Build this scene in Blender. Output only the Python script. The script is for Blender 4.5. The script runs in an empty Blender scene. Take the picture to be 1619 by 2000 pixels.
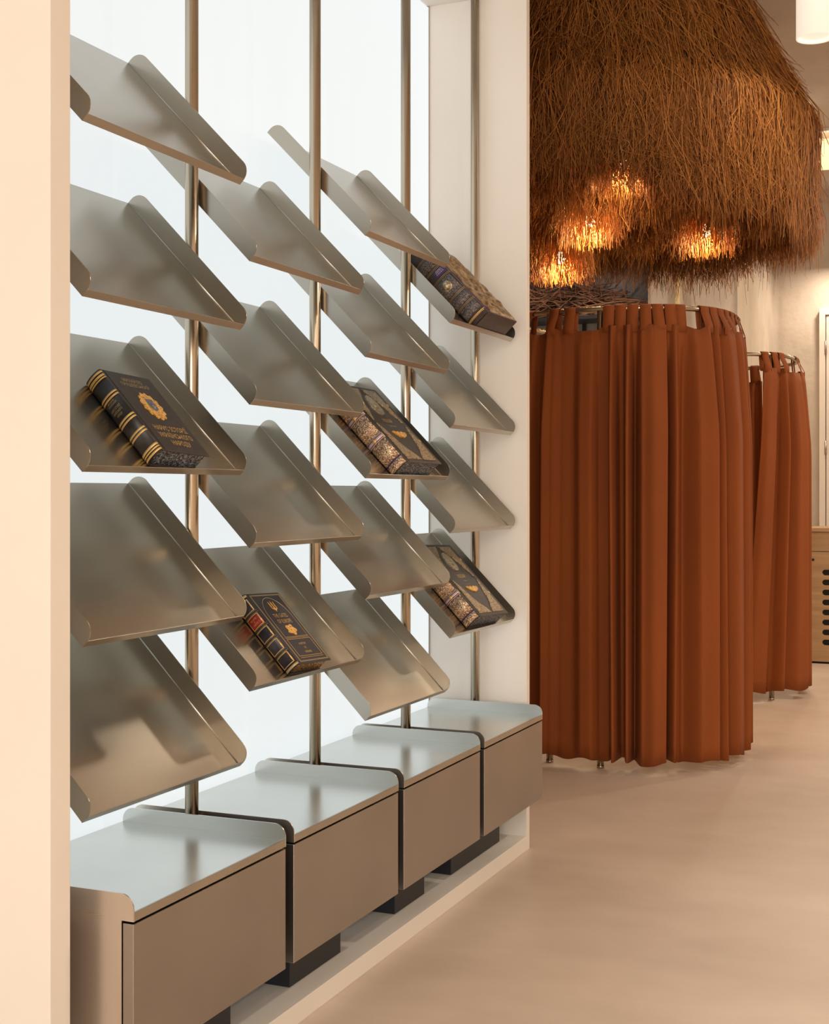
import bpy, bmesh, math, random
import numpy as np
from mathutils import Vector, Matrix

S = bpy.context.scene
COL = S.collection
R = math.radians
PI = math.pi
random.seed(4); rng = np.random.default_rng(4)

# ------------------------------------------------------------------ camera
cam_d = bpy.data.cameras.new('camera')
cam = bpy.data.objects.new('camera', cam_d); COL.objects.link(cam)
cam.location = (1.591, 0.0, 1.25)
cam.rotation_euler = (R(90), 0, 0.40307)
cam_d.sensor_fit = 'HORIZONTAL'; cam_d.sensor_width = 36
cam_d.lens = 2674.7 / 1619 * 36
cam_d.shift_y = -37.3 / 1619
cam_d.clip_start = 0.05; cam_d.clip_end = 100
S.camera = cam

# ------------------------------------------------------------------ world, exposure
W = bpy.data.worlds.new('world'); S.world = W; W.use_nodes = True
W.node_tree.nodes['Background'].inputs[0].default_value = (0.02, 0.022, 0.03, 1)
W.node_tree.nodes['Background'].inputs[1].default_value = 0.5
S.view_settings.view_transform = 'Standard'; S.view_settings.look = 'None'
S.view_settings.exposure = 0.0; S.view_settings.gamma = 1.0
S.view_settings.use_curve_mapping = False

# one seen lamp, others added for light, each in a pendant built further down
WARM = (1.0, 0.84, 0.67)
PENDANTS = [  # x, y, power
    (0.83, 6.39, 3), (1.9, 8.6, 28), (3.4, 6.6, 30), (3.4, 9.2, 30),
    (2.9, 3.6, 36), (4.2, 1.6, 40), (2.9, -0.6, 22), (4.2, -2.4, 30),
    (0.9, -2.4, 12), (0.33, 12.5, 13), (1.9, 12.0, 20), (0.3, 9.9, 20), (-1.7, 10.2, 12),
]
for i, (x, y, p) in enumerate(PENDANTS):
    ld = bpy.data.lights.new('pendant_light', 'AREA'); ld.shape = 'DISK'; ld.size = 0.16
    ld.energy = p; ld.color = WARM
    lo = bpy.data.objects.new('pendant_light', ld); COL.objects.link(lo)
    lo.location = (x, y, 3.295)

# soft fill light from an added, unseen window behind the camera
ld = bpy.data.lights.new('shop_window_daylight', 'AREA'); ld.shape = 'RECTANGLE'; ld.size = 3.6; ld.size_y = 2.6
ld.energy = 195; ld.color = (1.0, 0.94, 0.87)
lo = bpy.data.objects.new('shop_window_daylight', ld); COL.objects.link(lo)
lo.location = (2.2, -3.93, 1.75); lo.rotation_euler = (R(90), 0, 0)

# ------------------------------------------------------------------ helpers
def mesh_obj(name, verts, faces, mat=None, parent=None, loc=None, smooth=False):
    me = bpy.data.meshes.new(name)
    me.from_pydata([tuple(v) for v in verts], [], faces); me.update()
    if mat: me.materials.append(mat)
    if smooth: me.polygons.foreach_set('use_smooth', [True] * len(me.polygons))
    o = bpy.data.objects.new(name, me); COL.objects.link(o)
    if parent: o.parent = parent
    if loc: o.location = loc
    return o

def bm_obj(name, bm, mat=None, parent=None, loc=None, smooth=False):
    bmesh.ops.recalc_face_normals(bm, faces=bm.faces)
    me = bpy.data.meshes.new(name); bm.to_mesh(me); bm.free()
    if mat: me.materials.append(mat)
    if smooth: me.polygons.foreach_set('use_smooth', [True] * len(me.polygons))
    o = bpy.data.objects.new(name, me); COL.objects.link(o)
    if parent: o.parent = parent
    if loc: o.location = loc
    return o

def box_bm(x0, x1, y0, y1, z0, z1, bev=0.0, seg=2, bm=None):
    bm2 = bmesh.new()
    bmesh.ops.create_cube(bm2, size=1)
    for v in bm2.verts:
        v.co = Vector(((x0 + x1) / 2 + v.co.x * (x1 - x0), (y0 + y1) / 2 + v.co.y * (y1 - y0), (z0 + z1) / 2 + v.co.z * (z1 - z0)))
    if bev > 0:
        bmesh.ops.bevel(bm2, geom=bm2.edges[:], offset=bev, segments=seg, affect='EDGES', profile=0.5)
    return bm2

def box(name, x0, x1, y0, y1, z0, z1, mat=None, parent=None, bev=0.0, loc=None, seg=2):
    return bm_obj(name, box_bm(x0, x1, y0, y1, z0, z1, bev, seg), mat, parent, loc)

def prism(name, poly, f, t0, t1, mat=None, parent=None, loc=None):
    """poly: 2D points; f(p, t) -> 3D; extruded from t0 to t1"""
    n = len(poly)
    vs = [f(p, t0) for p in poly] + [f(p, t1) for p in poly]
    fs = [tuple(range(n))[::-1], tuple(range(n, 2 * n))] + [(i, (i + 1) % n, n + (i + 1) % n, n + i) for i in range(n)]
    bm = bmesh.new(); bv = [bm.verts.new(v) for v in vs]
    for q in fs: bm.faces.new([bv[i] for i in q])
    return bm_obj(name, bm, mat, parent, loc)

def tube_geo(pts, r, n=10, closed=False, caps=True):
    pts = [Vector(p) for p in pts]; m = len(pts); vs = []; fs = []
    rr = r if hasattr(r, '__len__') else [r] * m
    up = Vector((0, 0, 1))
    prev = None
    for i, p in enumerate(pts):
        a = pts[(i - 1) % m] if (closed or i > 0) else p
        b = pts[(i + 1) % m] if (closed or i < m - 1) else p
        t = (b - a).normalized()
        ref = prev if prev is not None else (up if abs(t.z) < 0.9 else Vector((1, 0, 0)))
        u = (ref - t * ref.dot(t)).normalized(); w = t.cross(u); prev = u
        for k in range(n):
            ang = 2 * PI * k / n
            vs.append(p + (u * math.cos(ang) + w * math.sin(ang)) * rr[i])
    for i in range(m if closed else m - 1):
        j = (i + 1) % m
        for k in range(n):
            fs.append((i * n + k, i * n + (k + 1) % n, j * n + (k + 1) % n, j * n + k))
    if caps and not closed:
        fs.append(tuple(range(n))[::-1]); fs.append(tuple(range((m - 1) * n, m * n)))
    return vs, fs

def tube(name, pts, r, mat=None, parent=None, n=12, closed=False, loc=None):
    vs, fs = tube_geo(pts, r, n, closed)
    o = mesh_obj(name, vs, fs, mat, parent, loc)
    for p in o.data.polygons: p.use_smooth = len(p.vertices) == 4
    return o

def lathe(name, prof, mat=None, parent=None, n=24, loc=None, smooth=True):
    vs = []; fs = []; m = len(prof)
    for k in range(n):
        a = 2 * PI * k / n
        for (r, z) in prof: vs.append((r * math.cos(a), r * math.sin(a), z))
    for k in range(n):
        j = (k + 1) % n
        for i in range(m - 1): fs.append((k * m + i, j * m + i, j * m + i + 1, k * m + i + 1))
    bm = bmesh.new(); bv = [bm.verts.new(v) for v in vs]
    for q in fs: bm.faces.new([bv[i] for i in q])
    bmesh.ops.remove_doubles(bm, verts=bm.verts, dist=1e-6)
    return bm_obj(name, bm, mat, parent, loc, smooth)

def empty(name, label, cat, loc=(0, 0, 0), group=None):
    o = bpy.data.objects.new(name, None); COL.objects.link(o); o.location = loc
    o.empty_display_size = 0.05
    return tag(o, label, cat, group)

def tag(o, label, cat, group=None, kind=None):
    o['label'] = label; o['category'] = cat
    if group: o['group'] = group
    if kind: o['kind'] = kind
    return o

def struct(o, label=None):
    o['kind'] = 'structure'
    if label: o['label'] = label
    return o

# ------------------------------------------------------------------ materials
def pmat(name, col, rough=0.5, metal=0.0, **kw):
    m = bpy.data.materials.new(name); m.use_nodes = True
    b = m.node_tree.nodes['Principled BSDF']
    b.inputs['Base Color'].default_value = (*col, 1); b.inputs['Roughness'].default_value = rough
    b.inputs['Metallic'].default_value = metal
    for k, v in kw.items(): b.inputs[k].default_value = v
    return m

def nodes(m): return m.node_tree.nodes, m.node_tree.links, m.node_tree.nodes['Principled BSDF']

def add_noise(m, c0, c1, scale=(5, 5, 5), detail=4, rough=0.55, p0=0.35, p1=0.65, bump=0.0, bdist=0.01, bscale=None, coord='Object'):
    N, L, b = nodes(m)
    tc = N.new('ShaderNodeTexCoord'); mp = N.new('ShaderNodeMapping'); mp.inputs['Scale'].default_value = scale
    L.new(tc.outputs[coord], mp.inputs[0])
    nz = N.new('ShaderNodeTexNoise'); nz.inputs['Scale'].default_value = 1; nz.inputs['Detail'].default_value = detail; nz.inputs['Roughness'].default_value = rough
    L.new(mp.outputs[0], nz.inputs['Vector'])
    cr = N.new('ShaderNodeValToRGB'); cr.color_ramp.elements[0].position = p0; cr.color_ramp.elements[1].position = p1
    cr.color_ramp.elements[0].color = (*c0, 1); cr.color_ramp.elements[1].color = (*c1, 1)
    L.new(nz.outputs['Fac'], cr.inputs[0]); L.new(cr.outputs[0], b.inputs['Base Color'])
    if bump:
        bn = N.new('ShaderNodeBump'); bn.inputs['Strength'].default_value = bump; bn.inputs['Distance'].default_value = bdist
        src = nz
        if bscale:
            n2 = N.new('ShaderNodeTexNoise'); n2.inputs['Scale'].default_value = bscale; n2.inputs['Detail'].default_value = 6
            L.new(tc.outputs[coord], n2.inputs['Vector']); src = n2
        L.new(src.outputs['Fac'], bn.inputs['Height']); L.new(bn.outputs[0], b.inputs['Normal'])
    return m

def steel(name, col, rough, scale, spread=0.10):
    m = pmat(name, col, rough, 1.0)
    N, L, b = nodes(m)
    tc = N.new('ShaderNodeTexCoord'); mp = N.new('ShaderNodeMapping'); mp.inputs['Scale'].default_value = scale
    L.new(tc.outputs['Object'], mp.inputs[0])
    nz = N.new('ShaderNodeTexNoise'); nz.inputs['Scale'].default_value = 1; nz.inputs['Detail'].default_value = 3
    L.new(mp.outputs[0], nz.inputs['Vector'])
    mr = N.new('ShaderNodeMapRange'); mr.inputs['To Min'].default_value = rough - spread / 2; mr.inputs['To Max'].default_value = rough + spread / 2
    L.new(nz.outputs['Fac'], mr.inputs['Value']); L.new(mr.outputs[0], b.inputs['Roughness'])
    n2 = N.new('ShaderNodeTexNoise'); n2.inputs['Scale'].default_value = 3.0; n2.inputs['Detail'].default_value = 2
    L.new(tc.outputs['Object'], n2.inputs['Vector'])
    cr = N.new('ShaderNodeValToRGB'); cr.color_ramp.elements[0].position = 0.3; cr.color_ramp.elements[1].position = 0.7
    cr.color_ramp.elements[0].color = (*[c * 0.92 for c in col], 1); cr.color_ramp.elements[1].color = (*[min(1, c * 1.06) for c in col], 1)
    L.new(n2.outputs['Fac'], cr.inputs[0]); L.new(cr.outputs[0], b.inputs['Base Color'])
    return m

M = {}
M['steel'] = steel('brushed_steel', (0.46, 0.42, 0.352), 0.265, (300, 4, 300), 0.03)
M['steel_top'] = steel('brushed_steel_bench_top', (0.63, 0.635, 0.60), 0.24, (300, 4, 300), 0.03)  # same steel made lighter, the light box reflection put into its colour
M['steel_side'] = steel('brushed_steel_bench_side', (0.66, 0.60, 0.54), 0.28, (4, 4, 300), 0.03)  # same steel lightened, bright room reflection put into the near side's colour
M['steel_drawer'] = steel('brushed_steel_drawer', (0.385, 0.35, 0.315), 0.30, (4, 4, 300), 0.04)  # same steel darkened, the dim room reflection put into the drawer colour
M['tube'] = steel('satin_steel_tube', (0.56, 0.48, 0.37), 0.26, (200, 200, 3), 0.03)
M['black_base'] = pmat('blackened_steel', (0.012, 0.013, 0.018), 0.45)
M['bolt'] = pmat('black_bolt', (0.01, 0.01, 0.01), 0.4)
M['paint'] = add_noise(pmat('cream_paint', (0.80, 0.74, 0.66), 0.55), (0.80, 0.755, 0.69), (0.83, 0.785, 0.72), (2, 2, 2))
M['plaster'] = add_noise(pmat('rough_plaster', (0.6, 0.5, 0.4), 0.8), (0.52, 0.44, 0.36), (0.68, 0.59, 0.50), (1.6, 1.6, 1.1), 6, 0.6, 0.3, 0.7, 0.55, 0.05, 3.0)
M['ceiling'] = add_noise(pmat('ceiling_plaster', (0.6, 0.5, 0.4), 0.8), (0.56, 0.48, 0.40), (0.70, 0.61, 0.52), (1.2, 1.2, 1.2), 5, 0.6, 0.3, 0.7, 0.4, 0.04, 2.5)
M['floor'] = add_noise(pmat('microcement_floor', (0.6, 0.5, 0.4), 0.42), (0.56, 0.45, 0.36), (0.71, 0.59, 0.49), (0.9, 1.3, 1), 6, 0.6, 0.34, 0.66, 0.08, 0.01, 4.0)
M['panel_wall'] = add_noise(pmat('walnut_wall', (0.3, 0.2, 0.12), 0.5), (0.42, 0.34, 0.275), (0.52, 0.43, 0.35), (1, 3, 0.6))
def fabric(name, c0, c1):
    m = pmat(name, c0, 0.85)
    add_noise(m, c0, c1, (3, 3, 1.5), 3, 0.5, 0.3, 0.7, 0.15, 0.002, 900)
    nodes(m)[2].inputs['Sheen Weight'].default_value = 0.0
    return m
M['curtain'] = fabric('rust_curtain_cloth', (0.235, 0.054, 0.0050), (0.28, 0.067, 0.0068))
M['oak'] = add_noise(pmat('oak_veneer', (0.4, 0.25, 0.12), 0.5), (0.36, 0.215, 0.10), (0.50, 0.31, 0.15), (1.5, 3, 26), 5, 0.6, 0.3, 0.7)
M['dark'] = pmat('dark_void', (0.012, 0.01, 0.008), 0.8)
M['white_door'] = pmat('white_door_paint', (0.78, 0.70, 0.62), 0.5)
M['hinge'] = pmat('hinge_metal', (0.5, 0.45, 0.4), 0.35, 1.0)
M['window_dark'] = add_noise(pmat('night_glass', (0.03, 0.033, 0.045), 0.35), (0.02, 0.022, 0.030), (0.075, 0.075, 0.09), (0.8, 1, 2.2), 3, 0.5, 0.4, 0.75)
M['window_pale'] = add_noise(pmat('frosted_glass', (0.35, 0.38, 0.40), 0.3), (0.22, 0.25, 0.28), (0.55, 0.57, 0.58), (2.5, 1, 2.0), 3, 0.5, 0.35, 0.65)
M['yellow_pipe'] = pmat('pale_yellow_tube', (0.75, 0.60, 0.33), 0.35)
M['twig'] = add_noise(pmat('twig_bark', (0.1, 0.05, 0.03), 0.75), (0.10, 0.05, 0.035), (0.42, 0.22, 0.14), (6, 6, 6), 3, 0.5, 0.35, 0.65)

def emis(name, col, st):
    m = bpy.data.materials.new(name); m.use_nodes = True
    b = m.node_tree.nodes['Principled BSDF']
    b.inputs['Base Color'].default_value = (0.8, 0.8, 0.8, 1); b.inputs['Roughness'].default_value = 0.5
    b.inputs['Emission Color'].default_value = (*col, 1); b.inputs['Emission Strength'].default_value = st
    return m
M['lightbox'] = emis('lightbox_membrane', (0.92, 0.985, 1.0), 0.84)
M['lightbox'].node_tree.nodes['Principled BSDF'].inputs['Base Color'].default_value = (0.16, 0.16, 0.16, 1)
M['opal'] = emis('opal_glass', (1.0, 0.88, 0.70), 0.70)
M['bulb'] = emis('warm_bulb', (1.0, 0.70, 0.34), 12.0)

# straw
ms = bpy.data.materials.new('dry_straw'); ms.use_nodes = True
N, L = ms.node_tree.nodes, ms.node_tree.links; N.clear()
out = N.new('ShaderNodeOutputMaterial'); mix = N.new('ShaderNodeMixShader'); mix.inputs[0].default_value = 0.30
df = N.new('ShaderNodeBsdfPrincipled'); df.inputs['Roughness'].default_value = 0.55
tr = N.new('ShaderNodeBsdfTranslucent'); at = N.new('ShaderNodeAttribute'); at.attribute_name = 'tone'
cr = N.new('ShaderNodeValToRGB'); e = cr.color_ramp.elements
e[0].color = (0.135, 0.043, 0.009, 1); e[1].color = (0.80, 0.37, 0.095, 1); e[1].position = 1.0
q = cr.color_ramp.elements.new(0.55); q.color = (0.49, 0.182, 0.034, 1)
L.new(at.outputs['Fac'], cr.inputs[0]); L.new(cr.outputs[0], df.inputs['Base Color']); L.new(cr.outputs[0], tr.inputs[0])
L.new(df.outputs[0], mix.inputs[1]); L.new(tr.outputs[0], mix.inputs[2]); L.new(mix.outputs[0], out.inputs[0])
M['straw'] = ms
M['straw_core'] = pmat('straw_backing', (0.075, 0.032, 0.012), 0.9)

# books
M['leather_brown'] = add_noise(pmat('dark_brown_leather', (0.03, 0.022, 0.018), 0.42), (0.024, 0.018, 0.015), (0.040, 0.030, 0.025), (60, 60, 60), 3, 0.5, 0.3, 0.7, 0.15, 0.0008, 400)
M['leather_black'] = add_noise(pmat('black_leather', (0.012, 0.011, 0.012), 0.38), (0.010, 0.009, 0.009), (0.020, 0.017, 0.017), (60, 60, 60), 3, 0.5, 0.3, 0.7, 0.12, 0.0008, 400)
M['leather_navy'] = add_noise(pmat('navy_black_leather', (0.014, 0.012, 0.022), 0.38), (0.011, 0.010, 0.018), (0.022, 0.018, 0.030), (60, 60, 60), 3, 0.5, 0.3, 0.7, 0.12, 0.0008, 400)
M['leather_plum'] = add_noise(pmat('plum_brown_leather', (0.04, 0.025, 0.025), 0.45), (0.030, 0.020, 0.019), (0.058, 0.040, 0.036), (50, 50, 50), 3, 0.5, 0.3, 0.7, 0.15, 0.0008, 400)
M['gilt'] = pmat('gilt_foil', (0.70, 0.46, 0.16), 0.38, 0.45)
M['gilt_dull'] = pmat('dull_gilt_foil', (0.50, 0.38, 0.19), 0.42, 0.45)
M['gold_bright'] = add_noise(pmat('gold_relief', (0.9, 0.5, 0.1), 0.38, 0.3), (0.55, 0.16, 0.015), (1.0, 0.66, 0.17), (260, 260, 260), 3, 0.5, 0.35, 0.6, 0.8, 0.002)
M['shield_blue'] = pmat('blue_enamel', (0.10, 0.14, 0.24), 0.35)
M['red_label'] = pmat('red_leather_label', (0.30, 0.018, 0.010), 0.45)
M['purple_label'] = pmat('violet_label', (0.06, 0.035, 0.24), 0.35)
M['purple_line'] = pmat('violet_foil', (0.05, 0.02, 0.16), 0.35)
M['pages_marble'] = add_noise(pmat('marbled_page_edge', (0.1, 0.1, 0.12), 0.6), (0.012, 0.015, 0.02), (0.40, 0.44, 0.48), (170, 170, 170), 4, 0.7, 0.46, 0.66)
M['pages_gilt'] = add_noise(pmat('gilt_page_edge', (0.6, 0.4, 0.15), 0.4, 0.6), (0.06, 0.03, 0.01), (0.75, 0.52, 0.22), (140, 30, 300), 3, 0.5, 0.42, 0.6)
def filigree(name, lo, hi, scale, metal=0.7):
    m = pmat(name, hi, 0.38, metal); N, L, b = nodes(m)
    tc = N.new('ShaderNodeTexCoord')
    nz = N.new('ShaderNodeTexNoise'); nz.inputs['Scale'].default_value = scale * 0.7; nz.inputs['Detail'].default_value = 2
    L.new(tc.outputs['Object'], nz.inputs['Vector'])
    va = N.new('ShaderNodeVectorMath'); va.operation = 'MULTIPLY_ADD'; va.inputs[1].default_value = (0.02, 0.02, 0.02)
    L.new(nz.outputs['Color'], va.inputs[0]); L.new(tc.outputs['Object'], va.inputs[2])
    vo = N.new('ShaderNodeTexVoronoi'); vo.feature = 'DISTANCE_TO_EDGE'; vo.inputs['Scale'].default_value = scale
    L.new(va.outputs[0], vo.inputs['Vector'])
    cr = N.new('ShaderNodeValToRGB'); cr.color_ramp.elements[0].position = 0.05; cr.color_ramp.elements[1].position = 0.22
    cr.color_ramp.elements[0].color = (*lo, 1); cr.color_ramp.elements[1].color = (*hi, 1)
    L.new(vo.outputs['Distance'], cr.inputs[0]); L.new(cr.outputs[0], b.inputs['Base Color'])
    bn = N.new('ShaderNodeBump'); bn.inputs['Strength'].default_value = 0.8; bn.inputs['Distance'].default_value = 0.0012
    L.new(vo.outputs['Distance'], bn.inputs['Height']); L.new(bn.outputs[0], b.inputs['Normal'])
    return m
M['filigree'] = filigree('antique_gold_filigree', (0.10, 0.055, 0.025), (0.74, 0.58, 0.35), 190, 0.5)
M['filigree_spine'] = filigree('rose_gold_filigree', (0.20, 0.10, 0.05), (0.88, 0.68, 0.48), 150, 0.5)
M['silver_tool'] = filigree('silver_tooling', (0.02, 0.016, 0.016), (0.30, 0.26, 0.25), 200, 0.4)
M['medal'] = add_noise(pmat('antique_silver_medal', (0.5, 0.45, 0.35), 0.35, 0.85), (0.34, 0.29, 0.20), (0.66, 0.60, 0.46), (160, 160, 160), 3, 0.5, 0.35, 0.65, 0.7, 0.002)
M['bronze'] = add_noise(pmat('bronze_relief', (0.3, 0.2, 0.1), 0.4, 0.7), (0.14, 0.085, 0.04), (0.46, 0.33, 0.18), (60, 60, 60), 5, 0.6, 0.35, 0.62, 0.7, 0.003, 220)
M['rose_leather'] = pmat('rose_band', (0.62, 0.46, 0.40), 0.4, 0.4)

# ------------------------------------------------------------------ the room
CEIL = 4.0
struct(box('floor', -2.6, 5.2, -4.2, 13.1, -0.2, 0.0, M['floor']))
struct(box('ceiling', -2.6, 5.2, -4.2, 13.1, CEIL, CEIL + 0.2, M['ceiling']))
struct(box('wall_right', 5.0, 5.2, -4.0, 12.9, 0, CEIL, M['panel_wall']))
struct(box('wall_front', -2.4, 5.0, -4.2, -4.0, 0, CEIL, M['plaster']))
struct(box('wall_left_near', -0.62, -0.42, -4.0, 4.587, 0, CEIL, M['paint']))
struct(box('wall_left_far', -2.6, -2.4, -4.0, 12.9, 0, CEIL, M['plaster']))

def plaster_wall(name, x0, x1, y, z0, z1, thick, amp, mat):
    """hand-trowelled wall: front face is a gently uneven grid facing -y"""
    nx = max(2, int((x1 - x0) / 0.06)); nz = max(2, int((z1 - z0) / 0.08))
    vs = []; fs = []
    for j in range(nz + 1):
        for i in range(nx + 1):
            x = x0 + (x1 - x0) * i / nx; z = z0 + (z1 - z0) * j / nz
            edge = min(i, nx - i, j, nz - j) == 0
            d = 0 if edge else amp * (math.sin(x * 5.1 + z * 2.3) + math.sin(z * 4.3 - x * 3.1 + 1.3) + 0.6 * math.sin(x * 11 + z * 9)) / 2.6 - amp
            vs.append((x, y + d, z))
    w = nx + 1
    for j in range(nz):
        for i in range(nx): fs.append((j * w + i, j * w + i + 1, (j + 1) * w + i + 1, (j + 1) * w + i))
    b = len(vs)
    vs += [(x0, y + thick, z0), (x1, y + thick, z0), (x1, y + thick, z1), (x0, y + thick, z1)]
    fs.append((b + 1, b, b + 3, b + 2))
    fs.append(tuple([j * w for j in range(nz + 1)][::-1]) + (b, b + 3)[::1])
    fs.append(tuple([j * w + nx for j in range(nz + 1)]) + (b + 2, b + 1))
    fs.append(tuple([i for i in range(nx + 1)]) + (b + 1, b))
    fs.append(tuple([nz * w + i for i in range(nx + 1)][::-1]) + (b + 3, b + 2))
    o = mesh_obj(name, vs, fs, mat)
    for p in o.data.polygons: p.use_smooth = len(p.vertices) == 4 and p.index < nx * nz
    return o
struct(plaster_wall('wall_far', -1.04, -0.32, 11.03, 0, CEIL, 1.87, 0.010, M['plaster']))
struct(plaster_wall('wall_back', -0.32, 5.0, 12.9, 0, CEIL, 0.2, 0.014, M['plaster']))
struct(plaster_wall('trim_1', -0.32, 5.0, 11.03, 3.757, CEIL, 0.28, 0.004, M['plaster']), 'plastered ceiling beam over the passage behind the counter')
struct(box('wall_window', -2.4, -1.04, 11.45, 12.9, 0, CEIL, M['plaster']))

led = empty('led_strip', 'thin warm light strip washing the ceiling beam', 'light strip', (2.35, 10.72, 3.975))  # strip and its light are added to brighten the beam face
box('profile', -2.6, 2.6, -0.015, 0.010, 0.004, 0.0245, M['paint'], led); box('diffuser', -2.6, 2.6, -0.010, 0.012, -0.002, 0.004, M['opal'], led)
ld = bpy.data.lights.new('led_strip_light', 'AREA'); ld.shape = 'RECTANGLE'; ld.size = 5.2; ld.size_y = 0.02; ld.energy = 26; ld.color = (1.0, 0.80, 0.48)
lo = bpy.data.objects.new('led_strip_light', ld); COL.objects.link(lo); lo.location = (2.35, 10.74, 3.965); lo.rotation_euler = (R(60), 0, 0)

# window in the recess beside the far wall
win = struct(bpy.data.objects.new('window_1', None)); COL.objects.link(win); win.location = (-1.72, 11.42, 0)
win['label'] = 'tall window with dark panes in the recess behind the twig bundle'
def wbox(name, x0, x1, y0, y1, z0, z1, mat, bev=0.0): return box(name, x0 + 1.72, x1 + 1.72, y0 - 11.42, y1 - 11.42, z0, z1, mat, win, bev)
wbox('pane', -2.36, -1.70, 11.41, 11.425, 2.78, 3.75, M['window_dark'])
wbox('pane', -1.67, -1.06, 11.41, 11.425, 2.78, 3.75, M['window_dark'])
wbox('pane', -2.36, -1.70, 11.41, 11.425, 0.9, 2.74, M['window_pale'])
wbox('pane', -1.67, -1.06, 11.41, 11.425, 0.9, 2.74, M['window_pale'])
wbox('mullion', -1.70, -1.67, 11.39, 11.44, 0.9, 3.75, M['black_base'], 0.003)
wbox('transom', -2.39, -1.045, 11.39, 11.44, 2.74, 2.78, M['black_base'], 0.003)
wbox('window_frame', -2.39, -1.045, 11.39, 11.445, 3.75, 3.79, M['black_base'], 0.003)
wbox('window_sill', -2.39, -1.045, 11.2, 11.445, 0.85, 0.90, M['paint'], 0.004)

# unseen window added behind the camera to carry the fill light
sw = struct(bpy.data.objects.new('window_2', None)); COL.objects.link(sw); sw.location = (2.2, -3.97, 0)
sw['label'] = 'wide shop window behind the camera'
for i in range(3): box('pane', -1.8 + i * 1.21, -0.62 + i * 1.21, -0.01, 0.01, 0.45, 3.05, M['window_pale'], sw)
for x in (-1.83, -0.62, 0.59, 1.80): box('window_frame', x, x + 0.03, -0.02, 0.025, 0.42, 3.08, M['black_base'], sw)
box('window_frame', -1.83, 1.83, -0.02, 0.025, 3.05, 3.08, M['black_base'], sw); box('window_sill', -1.85, 1.85, -0.02, 0.12, 0.38, 0.42, M['paint'], sw)

# white door in the back wall
dr = struct(bpy.data.objects.new('door_1', None)); COL.objects.link(dr); dr.location = (0.6, 12.86, 0)
dr['label'] = 'white door with a slim frame and hinges in the back wall'
box('door_leaf', -0.44, 0.40, -0.030, 0.012, 0.01, 2.85, M['white_door'], dr, 0.004)
box('door_frame', -0.50, -0.447, -0.045, 0.02, 0.0, 2.92, M['white_door'], dr, 0.004)
box('door_frame', 0.405, 0.46, -0.045, 0.02, 0.0, 2.92, M['white_door'], dr, 0.004)
box('door_frame', -0.447, 0.405, -0.045, 0.02, 2.856, 2.92, M['white_door'], dr, 0.004)
for z in (2.56, 1.66, 0.35):
    tube('hinge', [(-0.4435, -0.042, z - 0.06), (-0.4435, -0.042, z + 0.06)], 0.011, M['hinge'], dr, 10)

# pale yellow vertical tube on the far wall
tag(tube('wall_conduit', [(-0.785, 10.965, 0.0), (-0.785, 10.965, 3.98)], 0.022, M['yellow_pipe'], None, 14),
    'pale yellow vertical tube in front of the far plaster wall', 'pipe')

# ------------------------------------------------------------------ shelving niche
NX0, NX1, NY0, NY1, NZ = -0.2935, 0.0751, 2.037, 4.553, 3.0
struct(box('wall_niche_panel', -0.42, NX0 - 0.03, NY0, NY1, 0.0, NZ, M['paint']))
struct(box('trim_2', -0.42, 0.045, 1.9796, 2.037, 0.0, NZ + 0.05, M['paint'], None, 0.0015), 'cream end post at the near side of the shelving niche')
struct(box('trim_3', -0.42, NX1, NY1, 4.587, 0.0, NZ + 0.05, M['paint'], None, 0.0015), 'cream end jamb at the far side of the shelving niche')
struct(box('trim_4', -0.3235, NX1, NY0, NY1, 0.0, 0.0507, M['paint'], None, 0.0015), 'low cream plinth under the steel drawer benches')
struct(box('trim_5', -0.3235, NX1, NY0, NY1, NZ, NZ + 0.05, M['paint'], None, 0.0015), 'cream top board of the shelving niche')
lb = empty('light_box', 'glowing white light box lining the back of the shelving niche', 'light panel', (NX0 - 0.015, (NY0 + NY1) / 2, 0.0517))
hy = (NY1 - NY0) / 2
box('diffuser', -0.010, 0.015, -hy + 0.006, hy - 0.006, 0.006, NZ - 0.0577, M['lightbox'], lb)
for (y0, y1, z0, z1) in ((-hy + 0.001, -hy + 0.0055, 0.001, NZ - 0.053), (hy - 0.0055, hy - 0.001, 0.001, NZ - 0.053)):
    box('edge_profile', -0.012, 0.017, y0, y1, z0, z1, M['hinge'], lb)

# ------------------------------------------------------------------ upright poles
Y0, SP = 2.0649, 0.61377
XP = -0.1045
ORD = ['first', 'second', 'third', 'fourth', 'fifth']
for k in range(5):
    p = empty('shelf_pole', 'slim satin steel upright pole, %s from the near post of the niche' % ORD[k], 'pole', (XP, Y0 + k * SP, 0.0517), 'upright poles of the shelving')
    tube('pole_tube', [(0, 0, 0.004), (0, 0, NZ - 0.0567)], 0.0155, M['tube'], p, 24)
    lathe('base_flange', [(0, 0), (0.017, 0), (0.017, 0.004), (0, 0.004)], M['tube'], p)
    lathe('top_flange', [(0, NZ - 0.0567), (0.017, NZ - 0.0567), (0.017, NZ - 0.0527), (0, NZ - 0.0527)], M['tube'], p)

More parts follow.
